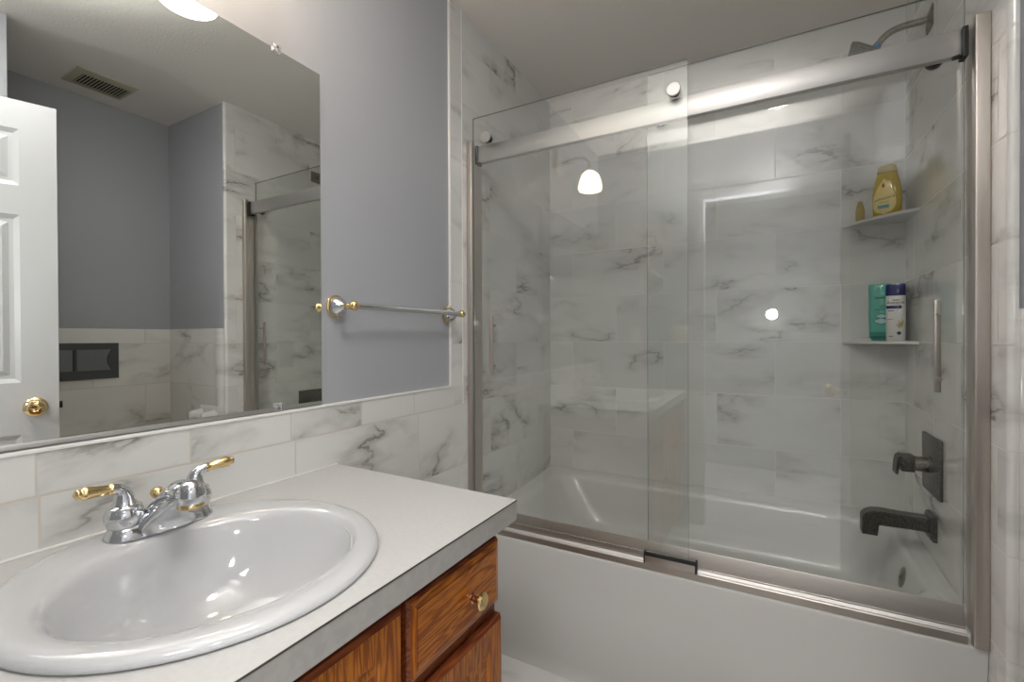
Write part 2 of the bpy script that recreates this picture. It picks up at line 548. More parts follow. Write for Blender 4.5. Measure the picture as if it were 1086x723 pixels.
# ------------------------------------------------------------------ bathtub
def make_tub():
    X0, X1, YA, YE = 0.007, XR - 0.001, 1.535, YB - 0.001
    t = thing('bathtub', 'white built-in bathtub behind the sliding glass doors', 'bathtub', (0.75, 1.9, 0))
    bm = nb()
    def zz(p, z):
        k = min(1, max(0, (p.y - 1.60) / 0.07))
        k = k * k * (3 - 2 * k)
        return Vector((p.x, p.y, z - 0.044 * (1 - k)))
    N = 10
    L = [
        [zz(p, 0.538) for p in rrect(X0, X1, YA + 0.012, YE, 0.002, 0, N)],
        [zz(p, 0.5385) for p in rrect(X0 + 0.010, X1 - 0.010, YA + 0.022, YE - 0.010, 0.01, 0, N)],
        [zz(p, 0.530) for p in rrect(X0 + 0.030, X1 - 0.03, YA + 0.05, YE - 0.03, 0.05, 0, N)],
        [zz(p, 0.525) for p in rrect(X0 + 0.075, X1 - 0.06, YA + 0.085, YE - 0.055, 0.09, 0, N)],
        [zz(p, 0.518) for p in rrect(X0 + 0.088, X1 - 0.070, YA + 0.095, YE - 0.064, 0.10, 0, N)],
        [zz(p, 0.500) for p in rrect(X0 + 0.097, X1 - 0.077, YA + 0.102, YE - 0.071, 0.11, 0, N)],
        [p for p in rrect(X0 + 0.165, X1 - 0.105, YA + 0.115, YE - 0.080, 0.12, 0.385, N)],
        [p for p in rrect(X0 + 0.215, X1 - 0.12, YA + 0.125, YE - 0.086, 0.12, 0.322, N)],
        [p for p in rrect(X0 + 0.245, X1 - 0.14, YA + 0.145, YE - 0.100, 0.12, 0.304, N)],
        [p for p in rrect(X0 + 0.40, X1 - 0.25, YA + 0.24, YE - 0.20, 0.10, 0.297, N)],
    ]
    loft(bm, L, False, True)
    obj('basin', bm, 'tub', t, angle=60)
    bm = nb()
    pr = [(YA + 0.016, 0.4945), (YA + 0.006, 0.490), (YA + 0.001, 0.482), (YA + 0.0002, 0.4752), (1.5250, 0.4752), (1.5215, 0.4735), (1.5200, 0.4700), (1.5202, 0.4640), (1.5210, 0.4500), (1.5240, 0.4150), (1.5290, 0.3600), (YA, 0.290), (YA, 0.075), (YA + 0.010, 0.060), (YA + 0.012, 0.0), (YA + 0.06, 0.0), (YA + 0.06, 0.47)]
    prism(bm, pr, lambda p: Vector((X0, p[0], p[1])), lambda p: Vector((X1, p[0], p[1])))
    obj('apron', bm, 'tub', t, angle=40)
    bm = nb()
    ox, oy, oz = 1.420, 1.90, 0.455
    lathe(bm, [(0.0, 0.0), (0.036, 0.0), (0.037, 0.006), (0.033, 0.011), (0.012, 0.013), (0.006, 0.018), (0, 0.018)], (ox + 0.008, oy, oz), (-1, 0, 0.25), 28)
    p = obj('overflow_plate', bm, 'gunmetal2', t)
    p['label'] = 'dull round overflow cover'
    bm = nb()
    lathe(bm, [(0.0, 0.0), (0.03, 0.0), (0.03, 0.003), (0.02, 0.006), (0, 0.006)], (1.12, 1.90, 0.2975), (0, 0, 1), 24)
    obj('drain', bm, 'gunmetal2', t)
make_tub()

# ------------------------------------------------------------------ shower door: fixed frame, then two sliding panes
def make_shower_frame():
    t = thing('shower_door_frame', 'brushed nickel frame of the sliding shower door standing on the tub rim', 'door frame', (0.75, 1.54, 0.48))
    for x0, x1, y0 in ((0.0065, 0.030, 1.506), (XR - 0.029, XR - 0.0005, 1.510)):
        bm = nb()
        zt, y1 = 2.000, y0 + 0.026
        box(bm, x0, x1, y0, y1, 0.4762, zt, 0.003, 3)
        xa, xb = (x0, x1 - 0.006) if x0 < 1 else (x0 + 0.006, x1)
        box(bm, xa, xb, y1, 1.586, 0.4965, zt - 0.003)
        obj('jamb', bm, 'nickel_v', t)
    bm = nb()
    box(bm, 0.046, XR - 0.048, 1.530, 1.553, 1.919, 1.983, 0.0015, 2)
    obj('header_rail', bm, 'nickel', t)
    for x0, x1 in ((0.0365, 0.046), (XR - 0.048, XR - 0.0365)):
        bm = nb()
        box(bm, x0, x1, 1.523, 1.557, 1.912, 1.986, 0.002)
        xi = x1 if x0 < 1 else x0
        s = 1 if x0 < 1 else -1
        tube(bm, [(xi + 0.004 * s, 1.528, 1.916), (xi + 0.018 * s, 1.528, 1.913)], 0.005, 10)
        obj('end_bumper', bm, 'black', t)
    x0, x1 = 0.0305, XR - 0.0365
    bm = nb()       # stepped bottom track
    pr = [(1.5225, 0.476), (1.5225, 0.496), (1.5245, 0.4985), (1.528, 0.4985), (1.5285, 0.497), (1.5345, 0.497), (1.5345, 0.476)]
    prism(bm, pr, lambda p: Vector((x0, p[0], p[1])), lambda p: Vector((x1, p[0], p[1])))
    tr = obj('bottom_track', bm, 'nickel_d', t, angle=20)
    bm = nb()
    pr = [(1.5290, 0.4972), (1.5290, 0.4990), (1.5340, 0.5065), (1.5355, 0.5065), (1.5360, 0.5020), (1.560, 0.5020), (1.560, 0.4972)]
    prism(bm, pr, lambda p: Vector((x0, p[0], p[1])), lambda p: Vector((x1, p[0], p[1])))
    obj('track_step', bm, 'track_step', tr, angle=20)
    bm = nb()
    pr = [(1.5375, 0.5022), (1.5375, 0.5085), (1.5385, 0.5095), (1.5475, 0.5580), (1.5485, 0.5600), (1.5505, 0.5600), (1.5510, 0.5580), (1.5490, 0.5160), (1.5490, 0.5022)]
    prism(bm, pr, lambda p: Vector((x0, p[0], p[1])), lambda p: Vector((x1, p[0], p[1])))
    obj('track_wall', bm, 'nickel_d', tr, angle=20)
    bm = nb()
    box(bm, 0.694, 0.846, 1.5065, 1.5100, 0.5035, 0.5275, 0.001)
    box(bm, 0.694, 0.846, 1.5100, 1.5285, 0.5035, 0.5060)
    o = obj('guide_bracket', bm, 'nickel_d', t)
    bm = nb()
    box(bm, 0.6945, 0.8455, 1.5075, 1.5115, 0.5277, 0.540, 0.0008)
    obj('gasket', bm, 'black', o)
    for xa, xb in ((0.690, 0.6943), (0.8457, 0.8510)):
        bm = nb()
        box(bm, xa, xb, 1.5055, 1.527, 0.5025, 0.540, 0.001)
        obj('end_cap', bm, 'black', o)
make_shower_frame()

def make_pane(label, x0, x1, y0, y1, z0, z1, rollers, rz, hx, hz0, hz1, front):
    t = thing('sliding_glass_door', label, 'shower door', ((x0 + x1) / 2, (y0 + y1) / 2, z0), 'sliding glass shower doors')
    bm = nb()
    box(bm, x0, x1, y0, y1, z0, z1)
    set_mat(bm, lambda f: abs(f.normal.y) < 0.5, 1)
    obj('glass_pane', bm, [M['glass'], M['glass_edge']], t, smooth=False)
    for x in rollers:
        bm = nb()
        if front:       # round cap in front of the glass, black collar, wheel behind
            lathe(bm, [(0.0, 0.0), (0.0195, 0.0), (0.021, 0.0015), (0.021, 0.007), (0, 0.007)], (x, 1.494, rz), (0, 1, 0), 32)
            k = obj('roller', bm, 'nickel', t)
            bm = nb()
            lathe(bm, [(0.0, 0.0), (0.0185, 0.0), (0.0185, 0.0115), (0, 0.0115)], (x, 1.501, rz), (0, 1, 0), 28)
            obj('collar', bm, 'black', k)
            bm = nb()
            lathe(bm, [(0.0, 0.0), (0.0125, 0.0), (0.0125, 0.0105), (0, 0.0105)], (x, 1.5205, rz + 0.002), (0, 1, 0), 24)
            obj('wheel', bm, 'black', k)
        else:
            lathe(bm, [(0.0, 0.0), (0.020, 0.0), (0.020, 0.0125), (0, 0.0125)], (x, 1.5545, rz), (0, 1, 0), 28)
            k = obj('roller', bm, 'black', t)
            bm = nb()
            lathe(bm, [(0.0, 0.0), (0.0205, 0.0), (0.020, 0.007), (0, 0.008)], (x, y1, rz), (0, 1, 0), 28)
            obj('cap', bm, 'nickel', k)
    bm = nb()
    yb = 1.5005 if front else 1.587
    box(bm, hx - 0.0068, hx + 0.0068, yb - 0.005, yb + 0.005, hz0, hz1, 0.0012)
    h = obj('handle', bm, 'nickel_v', t)
    for z in (hz0 + 0.035, hz1 - 0.035):
        bm = nb()
        a, b = (yb + 0.005, y0) if front else (y1, yb - 0.005)
        tube(bm, [(hx, a, z), (hx, b, z)], 0.005, 14)
        ya, ybk = (y1, y1 + 0.006) if front else (y0 - 0.006, y0)
        tube(bm, [(hx, ya, z), (hx, ybk, z)], 0.005, 16)
        obj('standoff', bm, 'nickel_v', h)
make_pane('front sliding shower glass at the left with round nickel roller caps above the rail', 0.032, 0.826, 1.5125, 1.5205, 0.537, 2.088, (0.1000, 0.787), 1.997, 0.121, 1.0885, 1.3145, True)
make_pane('rear sliding shower glass at the right, hung behind the nickel rail', 0.690, XR - 0.032, 1.567, 1.575, 0.520, 2.101, (0.735, 1.416), 1.938, 1.427, 1.085, 1.325, False)

# ------------------------------------------------------------------ corner shelves and what stands on them
def corner_shelf(z, label):
    bm = nb()
    X, Y = XR - 0.0005, YB - 0.0005
    n = 12
    a, b = Vector((X - 0.198, Y)), Vector((X, Y - 0.190))
    pts = [Vector((X, Y)), a]
    for k in range(1, n):
        t = k / n
        bul = 0.022 * 4 * t * (1 - t)
        p = a.lerp(b, t) + Vector((-0.7, -0.7)) * bul
        pts.append(p)
    pts.append(b)
    T = 0.012
    cen = Vector((X - 0.06, Y - 0.06))
    def ring(k, zz):
        R = []
        for i, p in enumerate(pts):
            q = p.lerp(cen, k) if i not in (0, 1, len(pts) - 1) else p
            R.append(Vector((q.x, q.y, zz)))
        return R
    loft(bm, [ring(0.03, z - T), ring(0, z - T + 0.003), ring(0, z - 0.003), ring(0.03, z)])
    return tag(obj('corner_shelf', bm, 'tile_b', angle=30), label, 'shelf', 'marble corner shelves')
corner_shelf(1.682, 'upper marble corner shelf holding a yellow baby wash bottle')
corner_shelf(1.213, 'lower marble corner shelf holding a green and a white bottle')

def bottle_loops(cx, cy, prof, rz, n=36, ex=2.0):
    """prof: (half width, half depth, z); rz turns it so that the label faces local -y"""
    L = []
    for a, b, z in prof:
        r = []
        for k in range(n):
            t = 2 * pi * k / n
            ct, st = cos(t), sin(t)
            x = a * math.copysign(abs(ct) ** (2 / ex), ct)
            y = b * math.copysign(abs(st) ** (2 / ex), st)
            r.append(Vector((cx + x * cos(rz) - y * sin(rz), cy + x * sin(rz) + y * cos(rz), z)))
        L.append(r)
    return L

def face_map(cx, cy, prof, rz, ex=2.0, lift=0.0006):
    """maps (x, z) on the front of a bottle to 3-D"""
    def fn(x, z):
        for (a0, b0, z0), (a1, b1, z1) in zip(prof, prof[1:]):
            if z0 <= z <= z1 and z1 > z0:
                k = (z - z0) / (z1 - z0)
                a, b = a0 + (a1 - a0) * k, b0 + (b1 - b0) * k
                break
        else:
            a, b = prof[len(prof) // 2][:2]
        q = min(0.999, abs(x) / a)
        y = -b * (1 - q ** ex) ** (1 / ex) - lift
        return Vector((cx + x * cos(rz) - y * sin(rz), cy + x * sin(rz) + y * cos(rz), z))
    return fn

def patch(bm, fn, inside, x0, x1, z0, z1, nx=14, nz=14):
    """a label on the bottle's skin; inside(z01) gives the left and right ends as fractions"""
    g = []
    for j in range(nz + 1):
        z = z0 + (z1 - z0) * j / nz
        a, b = inside(j / nz)
        g.append([bm.verts.new(fn(x0 + (x1 - x0) * (a + (b - a) * i / nx), z)) for i in range(nx + 1)])
    for j in range(nz):
        for i in range(nx):
            bm.faces.new((g[j][i], g[j][i + 1], g[j + 1][i + 1], g[j + 1][i]))

RZ = radians(-14)
def baby_wash():
    cx, cy, z = 1.436, 2.222, 1.6825
    t = thing('wash_bottle', 'large yellow baby wash bottle with a teardrop label on the upper shelf', 'bottle', (cx, cy, z))
    rz = RZ - 0.10
    P = [(0.036, 0.019, z), (0.041, 0.022, z + 0.004), (0.0445, 0.024, z + 0.05), (0.0435, 0.024, z + 0.09), (0.038, 0.021, z + 0.13), (0.031, 0.018, z + 0.158), (0.028, 0.016, z + 0.163)]
    bm = nb()
    loft(bm, bottle_loops(cx, cy, P, rz, ex=2.4))
    obj('body', bm, 'yellow', t, angle=50)
    bm = nb()
    loft(bm, bottle_loops(cx, cy, [(0.030, 0.017, z + 0.1635), (0.0315, 0.0175, z + 0.168), (0.027, 0.016, z + 0.186), (0.023, 0.014, z + 0.192), (0.016, 0.010, z + 0.194)], rz, ex=2.4))
    obj('cap', bm, 'clear_y', t, angle=50)
    fn = face_map(cx, cy, P, rz, 2.4)
    bm = nb()
    def tear(k):
        w = sin(pi * min(1, (k * 1.02) ** 0.62)) ** 0.8 * 0.5 if k < 1 else 0
        w = max(w, 0.01)
        return 0.42 - w, 0.42 + w
    patch(bm, fn, tear, -0.036, 0.036, z + 0.008, z + 0.142)
    lb = obj('label', bm, 'yellow_l', t)
    f2 = face_map(cx, cy, P, rz, 2.4, 0.0012)
    bm = nb()
    text_mesh(bm, "johnson's", 0.0165, lambda x, y: f2(x - 0.005, z + 0.062 + y + x * 0.13), shear=0.15)
    obj('lettering', bm, 'ink', lb, smooth=False)
    bm = nb()
    patch(bm, f2, lambda k: (0.5 - 0.5 * sin(pi * (0.05 + 0.9 * k) ** 0.6), 0.5 + 0.5 * sin(pi * (0.05 + 0.9 * k) ** 0.6)), -0.012, -0.003, z + 0.108, z + 0.126, 6, 8)
    obj('red_drop', bm, 'red', lb)
    bm = nb()
    patch(bm, f2, lambda k: (0.05, 0.95), -0.027, 0.012, z + 0.030, z + 0.042, 8, 3)
    obj('blue_band', bm, 'blue_ink', lb)
    bm = nb()
    patch(bm, f2, lambda k: (0, 1), -0.022, 0.009, z + 0.051, z + 0.0535, 8, 2)
    obj('print_line', bm, 'gold_ink', lb)
baby_wash()

def small_bottle():
    cx, cy, z = 1.357, 2.245, 1.6825
    t = thing('small_bottle', 'tiny clear yellowish bottle left of the baby wash on the upper shelf', 'bottle', (cx, cy, z))
    bm = nb()
    lathe(bm, [(0.0, 0), (0.013, 0.0), (0.0145, 0.003), (0.0145, 0.042), (0.011, 0.052), (0.010, 0.054), (0, 0.054)], (cx, cy, z), (0, 0, 1), 24)
    obj('body', bm, 'clear_y', t)
    bm = nb()
    lathe(bm, [(0.0, 0), (0.012, 0), (0.012, 0.005), (0.0085, 0.008), (0.008, 0.020), (0, 0.021)], (cx, cy, z + 0.0541), (0, 0, 1), 20)
    obj('cap', bm, 'clear_y', t)
small_bottle()

def aloe_bottle():
    cx, cy, z = 1.418, 2.240, 1.2135
    t = thing('gel_bottle', 'aqua green gel bottle with leaf print on the lower shelf', 'bottle', (cx, cy, z))
    rz = RZ
    P = [(0.028, 0.017, z), (0.032, 0.021, z + 0.004), (0.0345, 0.022, z + 0.10), (0.034, 0.0215, z + 0.17)]
    bm = nb()
    loft(bm, bottle_loops(cx, cy, P + [(0.034, 0.0215, z + 0.1705)], rz, ex=2.6))
    obj('body', bm, 'green', t, angle=50)
    bm = nb()
    loft(bm, bottle_loops(cx, cy, [(0.0345, 0.022, z + 0.171), (0.035, 0.0225, z + 0.173), (0.035, 0.0225, z + 0.212), (0.032, 0.020, z + 0.217)], rz, ex=2.6))
    obj('cap', bm, 'green', t, angle=50)
    f = face_map(cx, cy, P, rz, 2.6, 0.0008)
    bm = nb()
    patch(bm, f, lambda k: (0, 1), -0.014, 0.032, z + 0.160, z + 0.1665, 10, 2)
    obj('dark_band', bm, 'green_d', t)
    bm = nb()
    patch(bm, f, lambda k: (0.1 * sin(9 * k), 0.92), -0.030, 0.032, z + 0.006, z + 0.020, 10, 4)
    obj('dark_print', bm, 'green_d', t)
    for (a, b, z0, z1) in ((-0.002, 0.030, 0.126, 0.131), (0.004, 0.030, 0.133, 0.137), (-0.014, 0.030, 0.116, 0.122), (-0.014, 0.026, 0.108, 0.1095), (-0.030, 0.031, 0.021, 0.034)):
        bm = nb()
        patch(bm, f, lambda k: (0, 1), a, b, z + z0, z + z1, 8, 2)
        obj('green_print', bm, 'green_m', t)
    for (a, b, z0, z1) in ((-0.014, 0.026, 0.084, 0.104), (-0.018, 0.028, 0.062, 0.088)):
        for e, mt, lift in ((0.0, 'green_d', 0.0009), (0.003, 'aloe', 0.0014)):
            bm = nb()
            patch(bm, face_map(cx, cy, P, rz, 2.6, lift), lambda k: (0.5 - 0.5 * sin(pi * (0.03 + 0.94 * k)), 0.5 + 0.5 * sin(pi * (0.03 + 0.94 * k))), a + e, b - e, z + z0 + e, z + z1 - e, 10, 10)
            obj('leaf_print', bm, mt, t)
aloe_bottle()

def lotion_bottle():
    cx, cy, z = 1.4585, 2.204, 1.2135
    t = thing('lotion_bottle', 'white lotion bottle with a navy blue cap in front of the green one', 'bottle', (cx, cy, z))
    rz = RZ
    P = [(0.026, 0.015, z), (0.0285, 0.017, z + 0.003), (0.029, 0.018, z + 0.09), (0.029, 0.018, z + 0.166)]
    bm = nb()
    loft(bm, bottle_loops(cx, cy, P + [(0.028, 0.017, z + 0.168)], rz, ex=3.0))
    obj('body', bm, 'white_p', t, angle=50)
    bm = nb()
    loft(bm, bottle_loops(cx, cy, [(0.0285, 0.0175, z + 0.1685), (0.0295, 0.018, z + 0.170), (0.0295, 0.018, z + 0.206), (0.027, 0.0165, z + 0.212)], rz, ex=3.0))
    obj('cap', bm, 'navy', t, angle=50)
    f = face_map(cx, cy, P, rz, 3.0, 0.0008)
    bm = nb()
    text_mesh(bm, 'Aveeno', 0.0165, lambda x, y: f(x, z + 0.137 + y))
    obj('lettering', bm, 'ink', t, smooth=False)
    bm = nb()
    patch(bm, f, lambda k: (0, 1), -0.027, 0.018, z + 0.120, z + 0.131, 8, 2)
    obj('blue_band', bm, 'navy', t)
    for (a, b, z0, z1) in ((-0.022, -0.004, 0.111, 0.1135), (-0.023, -0.008, 0.080, 0.0815), (-0.020, -0.006, 0.016, 0.018), (-0.008, 0.012, 0.150, 0.1525)):
        bm = nb()
        patch(bm, f, lambda k: (0, 1), a, b, z + z0, z + z1, 6, 2)
        obj('small_print', bm, 'ink', t)
    bm = nb()
    for k in range(9):      # ear of oats
        a = radians(25 + k * 9)
        u0, v0 = 0.020, z + 0.040
        l0, l1 = 0.006 + 0.002 * (k % 3), 0.020 + 0.004 * ((k * 2) % 3)
        pts = []
        for s, w in ((l0, 0.0004), ((l0 + l1) / 2, 0.0016), (l1, 0.0003)):
            pts.append((u0 - s * cos(a) * 0.9, v0 + s * sin(a) * 1.6, w))
        vs = [bm.verts.new(f(p[0] - p[2], p[1])) for p in pts] + [bm.verts.new(f(p[0] + p[2], p[1])) for p in pts[::-1]]
        bm.faces.new(vs)
    obj('oat_print', bm, 'gold_ink', t, smooth=False)
    bm = nb()
    patch(bm, f, lambda k: (0.5 - 0.5 * sin(pi * (0.03 + 0.94 * k)), 0.5 + 0.5 * sin(pi * (0.03 + 0.94 * k))), 0.004, 0.017, z + 0.022, z + 0.036, 8, 8)
    obj('round_badge', bm, 'ink', t)
lotion_bottle()

bm = nb()
loft(bm, [[Vector((1.375 + a * cos(t), 2.247 + b * sin(t), z)) for t in [2 * pi * k / 24 for k in range(24)]] for a, b, z in ((0.024, 0.014, 1.2133), (0.029, 0.018, 1.216), (0.029, 0.018, 1.2215), (0.022, 0.012, 1.2245))])
tag(obj('soap_bar', bm, 'white_p', angle=50), 'thin white bar of soap left of the green bottle on the lower shelf', 'soap')

# ------------------------------------------------------------------ shower fittings on the right tiled wall
def make_valve():
    cy, cz = 1.945, 0.818
    t = thing('shower_valve', 'dark square shower valve plate with a lever above the tub spout', 'shower valve', (XR, cy, cz))
    bm = nb()
    box(bm, XR - 0.009, XR - 0.0003, cy - 0.092, cy + 0.092, cz - 0.092, cz + 0.092, 0.002)
    obj('plate', bm, 'gunmetal', t)
    bm = nb()
    lathe(bm, [(0.0, 0), (0.027, 0), (0.027, 0.004), (0.024, 0.006), (0.024, 0.042), (0, 0.042)], (XR - 0.009, cy, cz), (-1, 0, 0), 28)
    s = obj('stem', bm, 'gunmetal2', t)
    bm = nb()
    xs = XR - 0.051
    box(bm, xs - 0.034, xs, cy - 0.026, cy + 0.026, cz - 0.025, cz + 0.027, 0.002)
    pr = [(xs - 0.034, cz + 0.027), (xs - 0.043, cz + 0.020), (xs - 0.047, cz + 0.002), (xs - 0.049, cz - 0.036), (xs - 0.043, cz - 0.036), (xs - 0.040, cz - 0.010), (xs - 0.034, cz - 0.006)]
    prism(bm, pr, lambda p: Vector((p[0], cy - 0.026, p[1])), lambda p: Vector((p[0], cy + 0.026, p[1])))
    obj('lever', bm, 'gunmetal', t)
    bm = nb()
    tube(bm, [(XR - 0.022, cy - 0.022, cz - 0.012), (XR - 0.022, cy - 0.030, cz - 0.014)], 0.005, 10)
    obj('set_screw', bm, 'black', t)
make_valve()

def make_spout():
    cy, cz = 1.945, 0.626
    t = thing('tub_spout', 'dark square tub spout with a turned-down tip below the valve', 'tub spout', (XR, cy, cz))
    bm = nb()
    loft(bm, [[Vector((x, cy + a * sy, cz - 0.004 + a * sz)) for sy, sz in ((-1, -1), (1, -1), (1, 1), (-1, 1))] for x, a in ((XR - 0.0004, 0.040), (XR - 0.010, 0.040), (XR - 0.016, 0.034))])
    obj('flange', bm, 'gunmetal', t, angle=20)
    bm = nb()
    xs = XR - 0.016
    top, bot, w = cz + 0.024, cz - 0.020, 0.026
    xt = 1.318
    pr = [(xs, top - 0.002), (xt + 0.05, top + 0.003)]
    pr += [(xt + 0.045 - 0.045 * sin(a), top + 0.003 - 0.032 * (1 - cos(a))) for a in [pi / 2 * k / 6 for k in range(1, 7)]]
    pr += [(xt, bot - 0.036), (xt + 0.042, bot - 0.036), (xt + 0.042, bot + 0.004), (xs, bot)]
    loft(bm, [[Vector((p[0], cy - w, p[1])) for p in pr], [Vector((p[0], cy + w, p[1])) for p in pr]])
    bmesh.ops.bevel(bm, geom=[e for e in bm.edges if abs(e.verts[0].co.y - e.verts[1].co.y) < 1e-6], offset=0.003, segments=2, affect='EDGES')
    obj('spout', bm, 'gunmetal', t, angle=30)
make_spout()

def make_shower_head():
    cy = 1.985
    t = thing('overhead_shower', 'square shower head on a bent arm high on the right tiled wall', 'shower head', (XR, cy, 2.26))
    bm = nb()
    loft(bm, [[Vector((x, cy + a * sy, 2.262 + a * sz)) for sy, sz in ((-1, -1), (1, -1), (1, 1), (-1, 1))] for x, a in ((XR - 0.0004, 0.033), (XR - 0.004, 0.033), (XR - 0.010, 0.016))])
    obj('flange', bm, 'gunmetal2', t, angle=20)
    bm = nb()
    arm = [Vector((XR - 0.006, cy, 2.262)), Vector((XR - 0.05, cy, 2.262))] + bez((XR - 0.06, cy, 2.262), (XR - 0.105, cy, 2.260), (XR - 0.120, cy, 2.248), (XR - 0.142, cy, 2.215), 10)
    tube(bm, arm, 0.0105, 18)
    obj('arm', bm, 'gunmetal2', t)
    d = (arm[-1] - arm[-2]).normalized()
    bm = nb()
    tube(bm, [arm[-1] - d * 0.008, arm[-1] + d * 0.006], 0.0120, 16)
    obj('thread_tape', bm, 'teflon', t)
    e = arm[-1] + d * 0.006
    u = Vector((-d.z, 0, d.x)).normalized()
    v = Vector((0, 1, 0))
    bm = nb()
    tube(bm, [e, e + d * 0.014], 0.013, 18)
    def sq(h, a):
        return [e + d * h + u * (a * su) + v * (a * sv) for su, sv in ((-1, -1), (1, -1), (1, 1), (-1, 1))]
    loft(bm, [sq(0.012, 0.020), sq(0.018, 0.050), sq(0.030, 0.063), sq(0.037, 0.063), sq(0.039, 0.060)])
    obj('head', bm, 'gunmetal', t, angle=15)
make_shower_head()

# ------------------------------------------------------------------ vanity cabinet
CX, CZ, CYE = 0.574, 0.886, 0.868            # counter front, top, right end
def make_cabinet():
    t = thing('vanity_cabinet', 'honey oak vanity cabinet under the white countertop', 'cabinet', (0.28, 0.37, 0))
    y0, y1, xf = -0.098, 0.832, 0.537
    bm = nb()
    xb = xf - 0.0185
    box(bm, 0.008, xb, y0, y0 + 0.016, 0.10, 0.843)
    box(bm, 0.008, xb, y1 - 0.016, y1, 0.10, 0.843)
    box(bm, 0.008, xb, y0 + 0.016, y1 - 0.016, 0.10, 0.116)
    box(bm, 0.008, 0.016, y0 + 0.016, y1 - 0.016, 0.116, 0.843)
    box(bm, xf - 0.090, xf - 0.075, y0, y1, 0.0, 0.0999)
    box(bm, 0.008, xf - 0.090, y0, y0 + 0.016, 0.0, 0.0999)
    box(bm, 0.008, xf - 0.090, y1 - 0.016, y1, 0.0, 0.0999)
    obj('carcass', bm, 'wood_v', t, smooth=False)
    bm = nb()
    for a, b in ((y0, -0.06), (0.530, 0.556), (y1 - 0.030, y1)):
        box(bm, xf - 0.018, xf, a, b, 0.10, 0.843)
    for za, zb in ((0.10, 0.13), (0.815, 0.843)):
        box(bm, xf - 0.0179, xf - 0.0001, y0 + 0.02, y1 - 0.02, za, zb)
    box(bm, xf - 0.0179, xf - 0.0002, 0.54, y1 - 0.02, 0.655, 0.690)
    obj('face_frame', bm, 'wood_d', t, smooth=False)
    def panel_front(name, a, b, za, zb, fr, mats, raised):
        """overlay front from y = a to b: moulded edge, frame and inner panel"""
        bm = nb()
        def lp(k, x):
            return [Vector((xf + x, a + k, za + k)), Vector((xf + x, b - k, za + k)), Vector((xf + x, b - k, zb - k)), Vector((xf + x, a + k, zb - k))]
        if raised:
            loops = [lp(0, 0.0005), lp(0, 0.011), lp(0.004, 0.017), lp(0.016, 0.0195), lp(0.0175, 0.0205)]
        else:
            loops = [lp(0, 0.0005), lp(0, 0.012), lp(0.006, 0.019), lp(fr - 0.006, 0.019), lp(fr, 0.0135), lp(fr + 0.004, 0.0135), lp(fr + 0.03, 0.0175)]
        rings = loft(bm, loops)
        bm.faces.ensure_lookup_table()
        bm.normal_update()
        for f in bm.faces:
            cs = f.calc_center_median()
            inner = (cs.y - a > 0.0176 and b - cs.y > 0.0176 and cs.z - za > 0.0176 and zb - cs.z > 0.0176)
            edge = not inner and (f.normal.z > 0.25 or f.normal.z < -0.25 or abs(f.normal.y) > 0.5)
            upright = (not raised) and (inner or f.normal.x > 0.9) and (min(cs.y - a, b - cs.y) < fr or abs(cs.y - (a + b) / 2) < 0.02)
            if raised and not inner and not edge:
                upright = abs(cs.z - (za + zb) / 2) < 0.02
            f.material_index = 1 if edge else (2 if upright else 0)
        return obj(name, bm, mats, t, angle=12)
    def knob(parent, y, z, x):
        bm = nb()
        lathe(bm, [(0, 0), (0.0095, 0), (0.0095, 0.002), (0.006, 0.004), (0.0055, 0.013), (0.008, 0.017), (0, 0.017)], (x, y, z), (1, 0, 0), 20)
        k = obj('knob', bm, 'copper', parent)
        bm = nb()
        lathe(bm, [(0, 0), (0.011, 0), (0.0165, 0.003), (0.0165, 0.006), (0.014, 0.009), (0.006, 0.0105), (0, 0.0105)], (x + 0.017, y, z), (1, 0, 0), 24)
        obj('knob_face', bm, 'brass', k)
    m3 = [M['wood'], M['wood_d'], M['wood_v']]
    d = panel_front('drawer', 0.5480, 0.8220, 0.686, 0.818, 0, m3, True)
    knob(d, 0.7195, 0.742, xf + 0.0205)
    d = panel_front('door', 0.5480, 0.8330, 0.125, 0.654, 0.055, m3, False)
    knob(d, 0.578, 0.60, xf + 0.019)
    d = panel_front('door', 0.232, 0.5330, 0.125, 0.818, 0.055, m3, False)
    knob(d, 0.26, 0.60, xf + 0.019)
    d = panel_front('door', -0.075, 0.226, 0.125, 0.818, 0.055, m3, False)
    knob(d, 0.198, 0.60, xf + 0.019)
make_cabinet()

